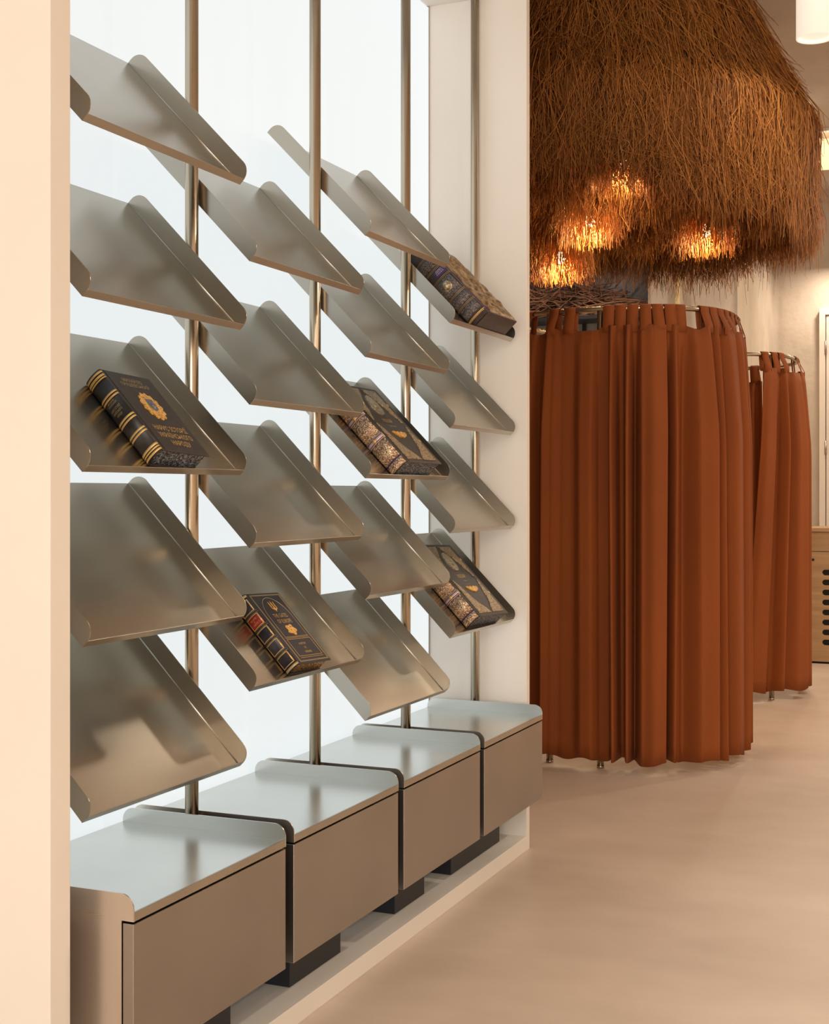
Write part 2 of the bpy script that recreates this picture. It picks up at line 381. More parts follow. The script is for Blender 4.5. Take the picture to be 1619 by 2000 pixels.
# ------------------------------------------------------------------ tilted shelves
T = 0.80029; CT, ST = math.cos(T), math.sin(T)
XF, Z00, DZ, OFF, G, LEN = 0.0357, 1.9389, 0.32429, 0.16378, 0.0211, 0.4271
LIP, FH, TH = 0.0150, 0.040, 0.0022
HW = SP / 2 - G
def sl(a, b, n): return (-b * CT + n * ST, a, b * ST + n * CT)       # panel coordinates -> offsets from the front edge
def rounded(L_, h_, r, seg=8):
    pts = [(0, 0), (L_, 0)]
    for i in range(seg + 1):
        t = PI / 2 * i / seg; pts.append((L_ - r + r * math.cos(t), h_ - r + r * math.sin(t)))
    for i in range(seg + 1):
        t = PI / 2 + PI / 2 * i / seg; pts.append((r + r * math.cos(t), h_ - r + r * math.sin(t)))
    return pts
def slope_box(name, a0, a1, b0, b1, n0, n1, mat, parent, bev=0.0006):
    bm = box_bm(a0, a1, b0, b1, n0, n1, bev, 2)
    for v in bm.verts: v.co = Vector(sl(*v.co))
    return bm_obj(name, bm, mat, parent)
def make_shelf(label, loc):
    s = empty('display_shelf', label, 'shelf', loc, 'tilted steel display shelves')
    slope_box('panel', -HW + TH, HW - TH, TH, LEN, -TH, 0, M['steel'], s)
    slope_box('front_lip', -HW + TH, HW - TH, 0, TH, -TH, LIP, M['steel'], s)
    for sg in (-1, 1):
        a0, a1 = (-HW, -HW + TH) if sg < 0 else (HW - TH, HW)
        pts = rounded(LEN, FH + TH, 0.030)
        o = prism('side_flange', pts, lambda p, t: sl(t, p[0], p[1] - TH), a0, a1, M['steel'], s)
        ac = sg * (HW - TH - 0.0007)
        tube('fold_seam', [sl(ac, TH + 0.001, 0.0007), sl(ac, LEN - 0.001, 0.0007)], 0.0011, M['steel_top'], s, 6)  # thin tube in lighter steel added for the highlight along the fold
        # bolts that clamp the flange to the pole
        bc = (XF - XP) / CT
        for db in (0.024,):
            bb = bc * 1.0 + db
            c = Vector(sl(sg * HW, bb, 0.012)); ax = Vector((0, sg, 0))
            tube('clamp_bolt', [c + ax * 0.0001, c + ax * 0.0050], 0.0058, M['bolt'], s, 10)
    return s
def copy_tree(o, loc, label):
    c = o.copy(); COL.objects.link(c); c.location = loc; c['label'] = label
    for ch in list(o.children):
        d = ch.copy(); COL.objects.link(d); d.parent = c
    return c
HOLD = {(0, 2): 'tilted steel shelf holding the dark brown book with the gold crest',
        (2, 2): 'tilted steel shelf holding the higher of the two gold filigree books',
        (1, 3): 'tilted steel shelf holding the navy book with the red spine label',
        (3, 3): 'tilted steel shelf holding the lower of the two gold filigree books',
        (3, 0): 'tilted steel shelf holding the thick book with the bronze relief cover'}
CN = ['first', 'second', 'third', 'fourth']; RN = ['topmost', 'second', 'third', 'fourth', 'lowest']
proto = None
for c in range(4):
    nrow = 5 if c % 2 == 0 else 4
    for r in range(nrow):
        z = Z00 - r * DZ - (OFF if c % 2 else 0)
        rn = 'lowest' if r == nrow - 1 else RN[r]
        rn2 = rn + (' shelf from the top' if rn not in ('topmost', 'lowest') else ' shelf')
        lab = HOLD.get((c, r), 'empty tilted steel shelf, %s of the %s column from the left' % (rn2.replace(' shelf', ''), CN[c]))
        loc = (XF, Y0 + (c + 0.5) * SP, z)
        if proto is None: proto = make_shelf(lab, loc)
        else: copy_tree(proto, loc, lab)

# ------------------------------------------------------------------ drawer benches
BXF, BXB, BG = 0.1494, -0.2778, 0.0181
BZL, BZT, BZB = 0.4718, 0.4888, 0.2029
PED = [(2.36, 2.655), (2.933, 3.211), (3.56, 3.778), (3.995, 4.448)]
BLAB = ['steel drawer bench nearest the camera, half behind the near post', 'second steel drawer bench from the near post',
        'third steel drawer bench from the near post', 'steel drawer bench at the far end beside the curtain']
for k in range(4):
    yl, yr = Y0 + k * SP + BG, Y0 + (k + 1) * SP - BG
    cx, cy = (BXF + BXB) / 2, (yl + yr) / 2
    b = empty('drawer_bench', BLAB[k], 'drawer bench', (cx, cy, 0.0517), 'steel drawer benches')
    def bb(name, x0, x1, y0, y1, z0, z1, mat, bev=0.0006): return box(name, x0 - cx, x1 - cx, y0 - cy, y1 - cy, z0 - 0.0517, z1 - 0.0517, mat, b, bev)
    t = 0.003
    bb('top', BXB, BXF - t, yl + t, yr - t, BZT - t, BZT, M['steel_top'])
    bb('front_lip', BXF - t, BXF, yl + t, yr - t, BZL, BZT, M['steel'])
    for (a0, a1) in ((yl, yl + t), (yr - t, yr)):
        FHB = 0.0325; r_ = 0.028; pts = [(BXB, BZB + 0.004), (BXF - 0.026, BZB + 0.004), (BXF - 0.026, BZL), (BXF, BZL)]
        zt = BZT + FHB
        for i in range(9):
            q_ = PI / 2 * i / 8; pts.append((BXF - r_ + r_ * math.cos(q_), zt - r_ + r_ * math.sin(q_)))
        for i in range(9):
            q_ = PI / 2 + PI / 2 * i / 8; pts.append((BXB + r_ + r_ * math.cos(q_), zt - r_ + r_ * math.sin(q_)))
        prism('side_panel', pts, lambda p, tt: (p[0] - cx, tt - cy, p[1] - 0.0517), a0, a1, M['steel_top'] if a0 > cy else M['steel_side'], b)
    bb('carcass', BXB + 0.002, BXF - 0.027, yl + t, yr - t, BZB + 0.004, BZT - t - 0.001, M['black_base'])
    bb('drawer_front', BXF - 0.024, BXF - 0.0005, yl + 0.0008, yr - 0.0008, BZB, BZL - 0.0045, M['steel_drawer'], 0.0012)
    p0, p1 = PED[k]
    bb('pedestal', -0.24, 0.012, p0, p1, 0.0517, BZB - 0.012, M['black_base'], 0.001)
    bb('pedestal_plate', -0.25, 0.018, p0 - 0.006, p1 + 0.006, BZB - 0.012, BZB + 0.004, M['black_base'], 0.001)

# ------------------------------------------------------------------ books
def tmesh(body, xs, size, align='CENTER'):
    cu = bpy.data.curves.new('lettering', 'FONT'); cu.body = body; cu.size = size; cu.align_x = align; cu.align_y = 'CENTER'
    cu.resolution_u = 2; cu.offset = 0.004 * size
    o = bpy.data.objects.new('lettering', cu); COL.objects.link(o)
    dg = bpy.context.evaluated_depsgraph_get()
    me = bpy.data.meshes.new_from_object(o.evaluated_get(dg))
    vs = [(v.co.x * xs, v.co.y) for v in me.vertices]; fs = [tuple(p.vertices) for p in me.polygons]
    bpy.data.objects.remove(o); bpy.data.curves.remove(cu); bpy.data.meshes.remove(me)
    return vs, fs
TRIDENT = [[(-.5, 1.0), (-.36, .72), (-.36, .30), (-.5, .16)], [(.5, 1.0), (.5, .16), (.36, .30), (.36, .72)],
           [(0, 1.08), (-.07, .80), (-.07, .34), (-.18, .14), (0, -.22), (.18, .14), (.07, .34), (.07, .80)],
           [(-.5, .30), (-.5, .16), (-.16, -.02), (.16, -.02), (.5, .16), (.5, .30), (.2, .12), (-.2, .12)]]
class Book:
    def __init__(s, c, r, yo, so, w, l, h, rot, label, cover, spine, pages, bulge=0.009, solid=False, board=0.0035):
        s.w, s.l, s.h, s.B = w, l, h, bulge
        z = Z00 - r * DZ - (OFF if c % 2 else 0)
        e = empty('book', label, 'book')
        m = Matrix(((0, -CT, ST), (1, 0, 0), (0, ST, CT))).to_4x4() @ Matrix.Rotation(rot, 4, 'Z')
        m.translation = Vector((XF, Y0 + c * SP + yo, z)) + Vector((-so * CT + 0.0006 * ST, 0, so * ST + 0.0006 * CT))
        e.matrix_world = m; s.e = e
        bd = board
        s.front = box('cover_front', 0.003, w, 0, l, h - bd, h, cover, e, 0.0009); s.spine = None
        box('cover_back', 0.003, w, 0, l, 0, bd, cover, e, 0.0009)
        if solid: box('case_block', 0.003, w - 0.0005, 0.0005, l - 0.0005, bd, h - bd, cover, e)
        else: box('page_block', 0.003, w - 0.006, 0.005, l - 0.005, bd, h - bd, pages, e)
        s.spine = s.arc('spine', 0, l, -0.0015, spine, thick=0.0015, full=True)
    def sp(s, x, y, off):
        x = min(max(x, 0), s.h); t = math.acos(1 - 2 * x / s.h)
        return (0.003 - (s.B + off) * math.sin(t) - (off if off > 0 else 0) * 0.3, y, s.h / 2 - (s.h / 2 + max(off, 0) * 0.6) * math.cos(t))
    def arc(s, name, b0, b1, off, mat, x0=0.0, x1=1.0, thick=0.0006, full=False, n=14):
        vs = []; fs = []
        for i in range(n + 1):
            x = (x0 + (x1 - x0) * (1 - math.cos(PI * i / n)) / 2) * s.h
            for (y, o) in ((b0, off), (b1, off), (b1, off + thick), (b0, off + thick)): vs.append(s.sp(x, y, o))
        for i in range(n):
            for k in range(4): fs.append((i * 4 + k, i * 4 + (k + 1) % 4, (i + 1) * 4 + (k + 1) % 4, (i + 1) * 4 + k))
        fs.append((0, 1, 2, 3)); fs.append((n * 4 + 3, n * 4 + 2, n * 4 + 1, n * 4))
        bm = bmesh.new(); bv = [bm.verts.new(v) for v in vs]
        for q_ in fs: bm.faces.new([bv[i] for i in q_])
        o = bm_obj(name, bm, mat, s.spine or s.e)
        for p in o.data.polygons: p.use_smooth = len(p.vertices) == 4
        return o
    def spine_text(s, body, y, size, xs, mat):
        vs, fs = tmesh(body, xs, size)
        return mesh_obj('spine_lettering', [s.sp(s.h / 2 + p[0], y + p[1], 0.0013) for p in vs], fs, mat, s.spine)
    def text(s, body, x, y, size, xs, mat, name='cover_lettering'):
        vs, fs = tmesh(body, xs, size)
        return mesh_obj(name, [(x + p[0], y + p[1], s.h + 0.0004) for p in vs], fs, mat, s.front)
    def plate(s, name, pts, hgt, mat, base=0.0):
        return prism(name, pts, lambda p, t: (p[0], p[1], t), s.h - 0.0004 + base, s.h + hgt, mat, s.front)
    def frame(s, name, x0, x1, y0, y1, wd, mat, hgt=0.0005):
        bm = bmesh.new()
        for (a, b_, c_, d_) in ((x0, x1, y0, y0 + wd), (x0, x1, y1 - wd, y1), (x0, x0 + wd, y0 + wd, y1 - wd), (x1 - wd, x1, y0 + wd, y1 - wd)):
            t = box_bm(a, b_, c_, d_, s.h - 0.0003, s.h + hgt); me = bpy.data.meshes.new('t'); t.to_mesh(me); t.free(); bm.from_mesh(me); bpy.data.meshes.remove(me)
        return bm_obj(name, bm, mat, s.front)
    def line(s, name, pts, wd, mat, hgt=0.0006):
        vs, fs = tube_geo([(p[0], p[1], s.h) for p in pts], wd / 2, 6)
        return mesh_obj(name, vs, fs, mat, s.front)
    def trident(s, x, y, sx, sy, mat, base):
        bm = bmesh.new()
        for k, poly in enumerate(TRIDENT):
            n = len(poly); z0, z1 = s.h + base - 0.0002, s.h + base + 0.0009 + k * 0.0001
            a = [bm.verts.new((x + p[0] * sx, y + (p[1] - .45) * sy, z0)) for p in poly]; c = [bm.verts.new((x + p[0] * sx, y + (p[1] - .45) * sy, z1)) for p in poly]
            bm.faces.new(a[::-1]); bm.faces.new(c)
            for i in range(n): bm.faces.new((a[i], a[(i + 1) % n], c[(i + 1) % n], c[i]))
        return bm_obj('trident_emblem', bm, mat, s.front)

def lobes(x, y, rx, ry, n, amp, ph=0.0, m=72):
    return [(x + rx * math.cos(t) * (1 + amp * math.cos(n * t + ph)), y + ry * math.sin(t) * (1 + amp * math.cos(n * t + ph))) for t in [2 * PI * i / m for i in range(m)]]

# dark brown book with a gold crest
b = Book(0, 2, 0.2514, 0.0185, 0.1664, 0.236, 0.046, -0.072, 'dark brown leather book with gold crest and gold Cyrillic lettering', M['leather_brown'], M['leather_black'], M['pages_marble'])
w, l = b.w, b.l
for (y0, y1) in ((0.004, 0.009), (0.012, 0.0155), (0.018, 0.0235), (0.058, 0.0625), (0.066, 0.0705), (0.098, 0.1025), (0.106, 0.1105), (0.164, 0.1685), (0.172, 0.1765), (0.212, 0.2155), (0.218, 0.2235), (0.227, 0.232)):
    b.arc('gilt_band', y0, y1, 0.0, M['gilt'])
for (t_, y, sz, xs) in (('МИХАЙЛО', 0.158, 0.0062, 0.80), ('ГРУШЕВСЬКИЙ', 0.1515, 0.0062, 0.72), ('НАРИС ІСТОРІЇ', 0.1400, 0.0078, 0.60), ('УКРАЇНСЬКОГО', 0.1315, 0.0078, 0.58), ('НАРОДУ', 0.1230, 0.0078, 0.64)):
    b.spine_text(t_, y, sz, xs * 0.72, M['gilt_dull'])
b.line('hinge_groove', [(0.012, 0.001, 0), (0.012, l - 0.001, 0)], 0.0014, M['leather_black'])
b.text('МИХАЙЛО', w * 0.53, l * 0.905, 0.0145, 0.88, M['gilt_dull']); b.text('ГРУШЕВСЬКИЙ', w * 0.53, l * 0.845, 0.0145, 0.88, M['gilt_dull'])
b.text('НАРИС ІСТОРІЇ', w * 0.55, l * 0.295, 0.0190, 0.76, M['gilt']); b.text('УКРАЇНСЬКОГО', w * 0.55, l * 0.205, 0.0190, 0.76, M['gilt']); b.text('НАРОДУ', w * 0.55, l * 0.115, 0.0190, 0.80, M['gilt'])
b.plate('crest_wreath', lobes(w * 0.545, l * 0.585, 0.031, 0.0385, 13, 0.075, 0.4, 130), 0.0020, M['gold_bright'])
cxs, cys = w * 0.545, l * 0.590
b.plate('crest_shield', [(cxs - 0.012, cys + 0.018), (cxs + 0.012, cys + 0.018), (cxs + 0.012, cys - 0.006), (cxs + 0.008, cys - 0.013), (cxs, cys - 0.018), (cxs - 0.008, cys - 0.013), (cxs - 0.012, cys - 0.006)], 0.0030, M['shield_blue'], 0.002)
b.trident(cxs, cys + 0.002, 0.015, 0.020, M['medal'], 0.003)

# navy book with red spine label
b = Book(1, 3, 0.218, 0.0135, 0.159, 0.226, 0.0415, -0.052, 'navy black book with gold frames and a red spine label', M['leather_navy'], M['leather_navy'], M['pages_gilt'])
w, l = b.w, b.l
b.frame('gilt_frame', 0.016, w - 0.005, 0.006, l - 0.006, 0.0013, M['gilt_dull'])
b.frame('gilt_frame', 0.0185, w - 0.0075, 0.0085, l - 0.0085, 0.0008, M['gilt_dull'])
b.frame('gilt_frame', 0.030, w - 0.018, 0.022, l * 0.335, 0.0011, M['gilt'])
for y in (0.0175, l * 0.352, l * 0.368): b.line('gilt_line', [(0.030, y, 0), (w - 0.018, y, 0)], 0.0013, M['gilt'])
xa, xb, ya = 0.032, w - 0.020, l * 0.375
arch = [(xa, ya), (xa, l * 0.66)]
for i in range(1, 16):
    t = PI - PI * i / 16; arch.append(((xa + xb) / 2 + (xb - xa) / 2 * math.cos(t), l * 0.66 + (l * 0.27) * math.sin(t)))
arch += [(xb, l * 0.66), (xb, ya)]
b.line('gilt_arch', [(p[0], p[1], 0) for p in arch], 0.0013, M['gilt_dull'])
xm = (xa + xb) / 2
b.trident(xm, l * 0.805, 0.024, 0.027, M['gold_bright'], 0.0)
b.text('THE GATES', xm, l * 0.665, 0.0175, 0.72, M['gilt']); b.text('OF EUROPE', xm, l * 0.585, 0.0175, 0.72, M['gilt'])
b.plate('leaf_emblem', lobes(xm, l * 0.462, 0.019, 0.0155, 5, 0.16, 0.7), 0.0016, M['gold_bright'])
b.text('A HISTORY', xm, l * 0.262, 0.0095, 0.72, M['gilt']); b.text('OF', xm, l * 0.205, 0.0095, 0.72, M['gilt']); b.text('UKRAINE', xm, l * 0.148, 0.0095, 0.80, M['gilt'])
b.arc('gilt_band', 0.003, 0.0095, 0.0, M['gilt_dull']); b.arc('gilt_band', l - 0.0095, l - 0.003, 0.0, M['gilt_dull'])
seg = [(0.013, 0.047), (0.054, 0.088), (0.095, 0.129), (0.136, 0.170), (0.177, 0.213)]
for i, (y0, y1) in enumerate(seg):
    if i == 3:
        b.arc('spine_label', y0, y1, 0.0, M['red_label'], 0.04, 0.96)
        b.spine_text('THE GATES', y1 - 0.011, 0.0062, 0.62, M['gilt']); b.spine_text('OF', (y0 + y1) / 2 - 0.0005, 0.005, 0.7, M['gilt']); b.spine_text('EUROPE', y0 + 0.0105, 0.0062, 0.62, M['gilt'])
    for (u0, u1, v0, v1) in ((0.06, 0.94, y0 + 0.001, y0 + 0.0028), (0.06, 0.94, y1 - 0.0028, y1 - 0.001), (0.06, 0.12, y0 + 0.001, y1 - 0.001), (0.88, 0.94, y0 + 0.001, y1 - 0.001)):
        b.arc('gilt_spine_frame', v0, v1, 0.0007, M['gilt'], u0, u1, 0.0004)
    if i < 4:
        b.arc('raised_band', y1 + 0.0015, y1 + 0.0055, 0.0, M['leather_navy'], 0, 1, 0.0016)
        b.arc('gilt_line', y1 + 0.0006, y1 + 0.0013, 0.0003, M['gilt_dull']); b.arc('gilt_line', y1 + 0.0057, y1 + 0.0064, 0.0003, M['gilt_dull'])

# the two big filigree books
def kobzar(c, r, yo, so, rot, label, small):
    b = Book(c, r, yo, so, 0.255, 0.3145, 0.060, rot, label, M['leather_brown'], M['leather_brown'], M['pages_marble'], 0.012)
    w, l = b.w, b.l
    X = lambda a: 0.024 + a * (w - 0.036); Y = lambda v: 0.012 + v * (l - 0.024)
    def curve(pts): return [(X(p[0]), Y(p[1])) for p in pts]
    UL = [(0.0, 1.0), (0.42, 1.0), (0.36, 0.93), (0.27, 0.86), (0.20, 0.80), (0.16, 0.72), (0.13, 0.66), (0.06, 0.60), (0.03, 0.54), (0.0, 0.53)]
    LL = [(0.0, 0.0), (0.44, 0.0), (0.36, 0.08), (0.26, 0.15), (0.19, 0.22), (0.15, 0.30), (0.10, 0.38), (0.05, 0.45), (0.02, 0.49), (0.0, 0.49)]
    b.plate('corner_mount', curve(UL), 0.0022, M['filigree']); b.plate('corner_mount', curve([(0.94 - p[0], p[1]) for p in UL][::-1]), 0.0022, M['filigree'])
    b.plate('corner_mount', curve(LL), 0.0022, M['filigree']); b.plate('corner_mount', curve([(0.94 - p[0], p[1]) for p in LL][::-1]), 0.0022, M['filigree'])
    mx, my = X(0.47), Y(0.765)
    b.plate('medallion', lobes(mx, my, 0.031, 0.040, 2, 0.0), 0.0045, M['medal'])
    b.plate('medallion_relief', lobes(mx, my + 0.003, 0.013, 0.020, 5, 0.10), 0.0070, M['medal'], 0.004)
    b.text('КОБЗАР', mx, Y(0.545), 0.0200, 0.80, M['gilt'])
    if small:
        b.text('Т. Шевченко', mx, Y(0.475), 0.0105, 0.9, M['medal'])
    else:
        b.text('Т. Шевченко', mx, Y(0.480), 0.0060, 0.9, M['gilt_dull']); 
        b.line('gilt_line', [(mx - 0.02, Y(0.43), 0), (mx + 0.02, Y(0.43), 0)], 0.0010, M['gilt_dull'])
    b.plate('gold_leaf_spray', [(mx - 0.045, Y(0.385)), (mx - 0.030, Y(0.39)), (mx - 0.020, Y(0.375)), (mx - 0.008, Y(0.39)), (mx + 0.004, Y(0.37)), (mx + 0.016, Y(0.392)), (mx + 0.027, Y(0.375)), (mx + 0.040, Y(0.385)), (mx + 0.043, Y(0.355)), (mx + 0.030, Y(0.325)), (mx + 0.008, Y(0.305)), (mx - 0.012, Y(0.312)), (mx - 0.030, Y(0.345))], 0.0040, M['gold_bright'])
    for (v, u_) in ((0.80, 0.955), (0.28, 0.955)):
        b.plate('clasp_stud', lobes(X(u_ + 0.012), Y(v), 0.005, 0.005, 1, 0, 0, 20), 0.0025, M['gilt'])
    b.line('hinge_groove', [(0.014, 0.001, 0), (0.014, l - 0.001, 0)], 0.0016, M['leather_black'])
    segs = [(0.003, 0.026), (0.031, 0.098), (0.118, 0.188), (0.208, 0.262), (0.268, l - 0.003)]
    for i, (y0, y1) in enumerate(segs): b.arc('filigree_panel', y0, y1, 0.0, M['filigree_spine'], 0.03, 0.97, 0.0008)
    b.arc('violet_line', 0.0265, 0.0292, 0.0002, M['purple_line'])
    for (y0, y1) in ((0.098, 0.118), (0.188, 0.208)):
        b.arc('rose_band', y0 + 0.001, y1 - 0.001, 0.0, M['rose_leather'], 0.0, 1.0, 0.0014)
        b.arc('violet_line', y0 + 0.0035, y0 + 0.0058, 0.0014, M['purple_line'], 0.03, 0.97, 0.0003); b.arc('violet_line', y1 - 0.0058, y1 - 0.0035, 0.0014, M['purple_line'], 0.03, 0.97, 0.0003)
        o = lathe('cross_boss', [(0, 0.004), (0.003, 0.0037), (0.006, 0.0015), (0.0062, 0)], M['gilt'], b.spine, 12); o.rotation_euler = (0, R(-90), 0); o.location = (0.003 - b.B - 0.001, (y0 + y1) / 2, b.h * 0.5)
    o = lathe('round_boss', [(0, 0.008), (0.006, 0.0072), (0.012, 0.004), (0.0135, 0)], M['medal'], b.spine, 20); o.rotation_euler = (0, R(-90), 0); o.location = (0.003 - b.B - 0.0005, 0.236, b.h * 0.5)
kobzar(2, 2, 0.213, 0.0065, -0.008, 'gold filigree book on the third column shelf, under the overlapping shelf corner', True)
kobzar(3, 3, 0.194, 0.0155, -0.048, 'gold filigree book on the lowest shelf beside the far jamb', False)

# thick book with a bronze relief cover
b = Book(3, 0, 0.225, 0.0040, 0.285, 0.335, 0.075, 0.002, 'thick dark book with a bronze relief cover on the highest far shelf', M['leather_plum'], M['leather_plum'], M['pages_marble'], 0.014, True)
w, l = b.w, b.l
nx, ny = 44, 54; vs = []; fs = []
x0, x1, y0, y1 = 0.026, w - 0.006, 0.006, l - 0.006
for j in range(ny + 1):
    for i in range(nx + 1):
        u, v = i / nx, j / ny; e_ = min(u, 1 - u, v, 1 - v)
        hh = 0.0
        if e_ > 0:
            hh = 0.004 + (0.0055 * (math.sin(u * 17 + 2.2 * math.sin(v * 9)) * math.cos(v * 15 + 1.5 * math.sin(u * 11))) + 0.003 * math.sin(u * 31 + v * 23)) * min(1, e_ * 9) + 0.008 * math.exp(-(((u - .5) / .25) ** 2 + ((v - .55) / .3) ** 2))
            hh = max(hh, 0.0012)
        vs.append((x0 + (x1 - x0) * u, y0 + (y1 - y0) * v, b.h - 0.0002 + hh))
for j in range(ny):
    for i in range(nx):
        k = j * (nx + 1) + i; fs.append((k, k + 1, k + nx + 2, k + nx + 1))
mesh_obj('relief_plate', vs, fs, M['bronze'], b.front, smooth=True)
b.line('hinge_groove', [(0.019, 0.001, 0), (0.019, l - 0.001, 0)], 0.003, M['purple_line'])
b.arc('zigzag_gilt_band', 0.020, 0.0225, 0.0, M['gilt'])
zz = []
for i in range(14):
    x = 0.03 + 0.94 * i / 14; b_ = 0.94 / 14
    zz.append((x, x + b_ * 0.62))
for (u0, u1) in zz: b.arc('zigzag_tooth', 0.0150, 0.0205, 0.0, M['gilt'], u0, u1, 0.0006, n=3)
for (y0, y1) in ((0.030, 0.066), (0.078, 0.112), (0.124, 0.188), (0.238, 0.275)):
    b.arc('tooled_panel', y0, y1, 0.0, M['silver_tool'], 0.06, 0.94, 0.0006)
for y in (0.072, 0.118, 0.194, 0.232, 0.281):
    b.arc('gilt_line', y - 0.0032, y - 0.0022, 0.0004, M['gilt_dull']); b.arc('gilt_line', y + 0.0012, y + 0.0022, 0.0004, M['gilt_dull'])
b.arc('spine_label', 0.202, 0.226, 0.0, M['purple_label'], 0.45, 0.93)
for (y, u0, u1) in ((0.2215, 0.55, 0.86), (0.2165, 0.52, 0.88), (0.2105, 0.50, 0.90)):
    k = 5
    for i in range(k): b.arc('label_mark', y - 0.0018, y + 0.0018, 0.0006, M['medal'], u0 + (u1 - u0) * i / k, u0 + (u1 - u0) * (i + 0.6) / k, 0.0003, n=2)
o = lathe('ball_boss', [(0, 0.014), (0.006, 0.0128), (0.011, 0.0095), (0.0142, 0.0045), (0.0146, 0.0), (0.018, 0.0), (0.018, -0.001), (0, -0.001)], M['medal'], b.spine, 24); o.rotation_euler = (0, R(-90), 0); o.location = (0.003 - b.B - 0.0022, 0.160, b.h * 0.5)

# ------------------------------------------------------------------ fitting-room curtains
def ring_pt(c, Rr, n, ph, off=0.0):
    k = (abs(math.cos(ph)) ** n + abs(math.sin(ph)) ** n) ** (-1 / n)
    p = Vector((c[0] + Rr * k * math.cos(ph), c[1] + Rr * k * math.sin(ph)))
    gx = abs(math.cos(ph)) ** (n - 1) * (1 if math.cos(ph) > 0 else -1); gy = abs(math.sin(ph)) ** (n - 1) * (1 if math.sin(ph) > 0 else -1)
    nrm = Vector((gx, gy)).normalized()
    return p + nrm * off, nrm
def cos_interp(ctrl, x):
    if x <= ctrl[0][0]: return ctrl[0][1]
    for (a, va), (b_, vb) in zip(ctrl, ctrl[1:]):
        if x <= b_:
            t = (x - a) / (b_ - a); t = (1 - math.cos(PI * t)) / 2; return va + (vb - va) * t
    return ctrl[-1][1]
RZ = 2.085
def rail_frame(label, c, Rr, n, posts):
    e = empty('curtain_rail_stand', label, 'curtain rail', (c[0], c[1], 0), 'curtain rail stands')
    pts = []
    for i in range(96):
        p, _ = ring_pt((0, 0), Rr, n, 2 * PI * i / 96); pts.append((p.x, p.y, RZ))
    tube('rail', pts, 0.0125, M['tube'], e, 12, True)
    for ph in posts:
        p, _ = ring_pt((0, 0), Rr, n, R(ph))
        tube('post', [(p.x, p.y, 0.012), (p.x, p.y, RZ - 0.006)], 0.0158, M['tube'], e, 16)
        lathe('foot', [(0, 0), (0.0172, 0), (0.0172, 0.012), (0, 0.012)], M['tube'], e, 16, (p.x, p.y, 0.0))
    return e
def curtain(label, c, Rr, n, ctrl, tabs, ztop, zbot, seed, end_flare=0.0, ph_step=0.35, drift=0.0, posts=(-115.8, -88.3, 60, 130, -40.5, -120, 62)):
    rg = random.Random(seed)
    e = empty('fitting_room_curtain', label, 'curtain', (c[0], c[1], 0), 'rust fitting room curtains')
    p0, p1 = ctrl[0][0], ctrl[-1][0]; nphi = int((p1 - p0) / ph_step); nz = 26
    ph1, ph2 = rg.random() * 6, rg.random() * 6
    vs = []; fs = []
    for j in range(nz + 1):
        tz = j / nz; z0 = ztop + (zbot - ztop) * tz
        for i in range(nphi + 1):
            ph = p0 + (p1 - p0) * i / nphi; ph_s = ph - drift * tz * (1 - i / nphi) ** 2
            shift = tz * (1.1 * math.sin(ph * 0.11 + ph1) + 0.5 * math.sin(ph * 0.37 + ph2))
            off = cos_interp(ctrl, ph + shift)
            sharp = 0.30 + 0.70 * min(1, tz * 4) ** 0.7; base = 0.034 + 0.012 * min(1, tz * 4)
            endt = max(0, (ph - (p1 - 14)) / 14) ** 1.5 * end_flare
            lim = -0.02 if min(abs(ph_s - q_) for q_ in posts) > 5.0 and tz > 0.06 else 0.0235
            o_ = max(lim, base + off * 2.1 * sharp + 0.006 * tz + endt)
            near = min(abs(ph - t) for t in tabs)
            dip = 0.0
            if tz < 0.12: dip = -0.020 * min(1, max(0, near - 2.2) / 3.5) * (1 - tz / 0.12)
            hem = 0.0
            if tz > 0.9: hem = 0.010 * math.sin(ph * 0.35 + ph2) * (tz - 0.9) * 10
            p, _ = ring_pt((0, 0), Rr, n, R(ph_s), o_)
            vs.append((p.x, p.y, z0 + dip + hem))
    w_ = nphi + 1
    for j in range(nz):
        for i in range(nphi): fs.append((j * w_ + i, j * w_ + i + 1, (j + 1) * w_ + i + 1, (j + 1) * w_ + i))
    o = mesh_obj('cloth', vs, fs, M['curtain'], e, smooth=True)
    sm = o.modifiers.new('thickness', 'SOLIDIFY'); sm.thickness = 0.003; sm.offset = 0
    for t in tabs:
        off = max(0.0215, 0.034 + cos_interp(ctrl, t) * 2.1 * 0.30)
        P, nr = ring_pt((0, 0), Rr, n, R(t)); tg = Vector((-nr.y, nr.x))
        prof = [(off + 0.003, ztop - 0.03), (off + 0.003, ztop + 0.004), (0.0165, RZ - 0.012)]
        for k in range(7):
            a = PI * k / 6; prof.append((0.0165 * math.cos(a), RZ + 0.0165 * math.sin(a)))
        prof += [(-0.0165, RZ - 0.02), (-0.010, ztop + 0.004), (min(off, 0.01) - 0.012, ztop - 0.02)]
        vs = []; fs = []; hw = 0.0250 + rg.uniform(-.002, .002); tw = rg.uniform(-0.12, 0.12)
        for (rr, zz_) in prof:
            for sgn in (-1, 1):
                q_ = P + nr * (rr + sgn * hw * tw * 0.3) + tg * (sgn * hw); vs.append((q_.x, q_.y, zz_))
        for k in range(len(prof) - 1): fs.append((k * 2, k * 2 + 1, k * 2 + 3, k * 2 + 2))
        o = mesh_obj('hanging_tab', vs, fs, M['curtain'], e, smooth=True)
        sm = o.modifiers.new('thickness', 'SOLIDIFY'); sm.thickness = 0.0022; sm.offset = 0
    return e
C1, R1, N1 = (-0.09, 6.585), 0.522, 2.4
C2, R2, N2 = (-0.09, 8.82), 0.51, 2.6
rail_frame('round steel rail on posts carrying the nearer rust curtain', C1, R1, N1, (-115.8, -88.3, 60, 130))
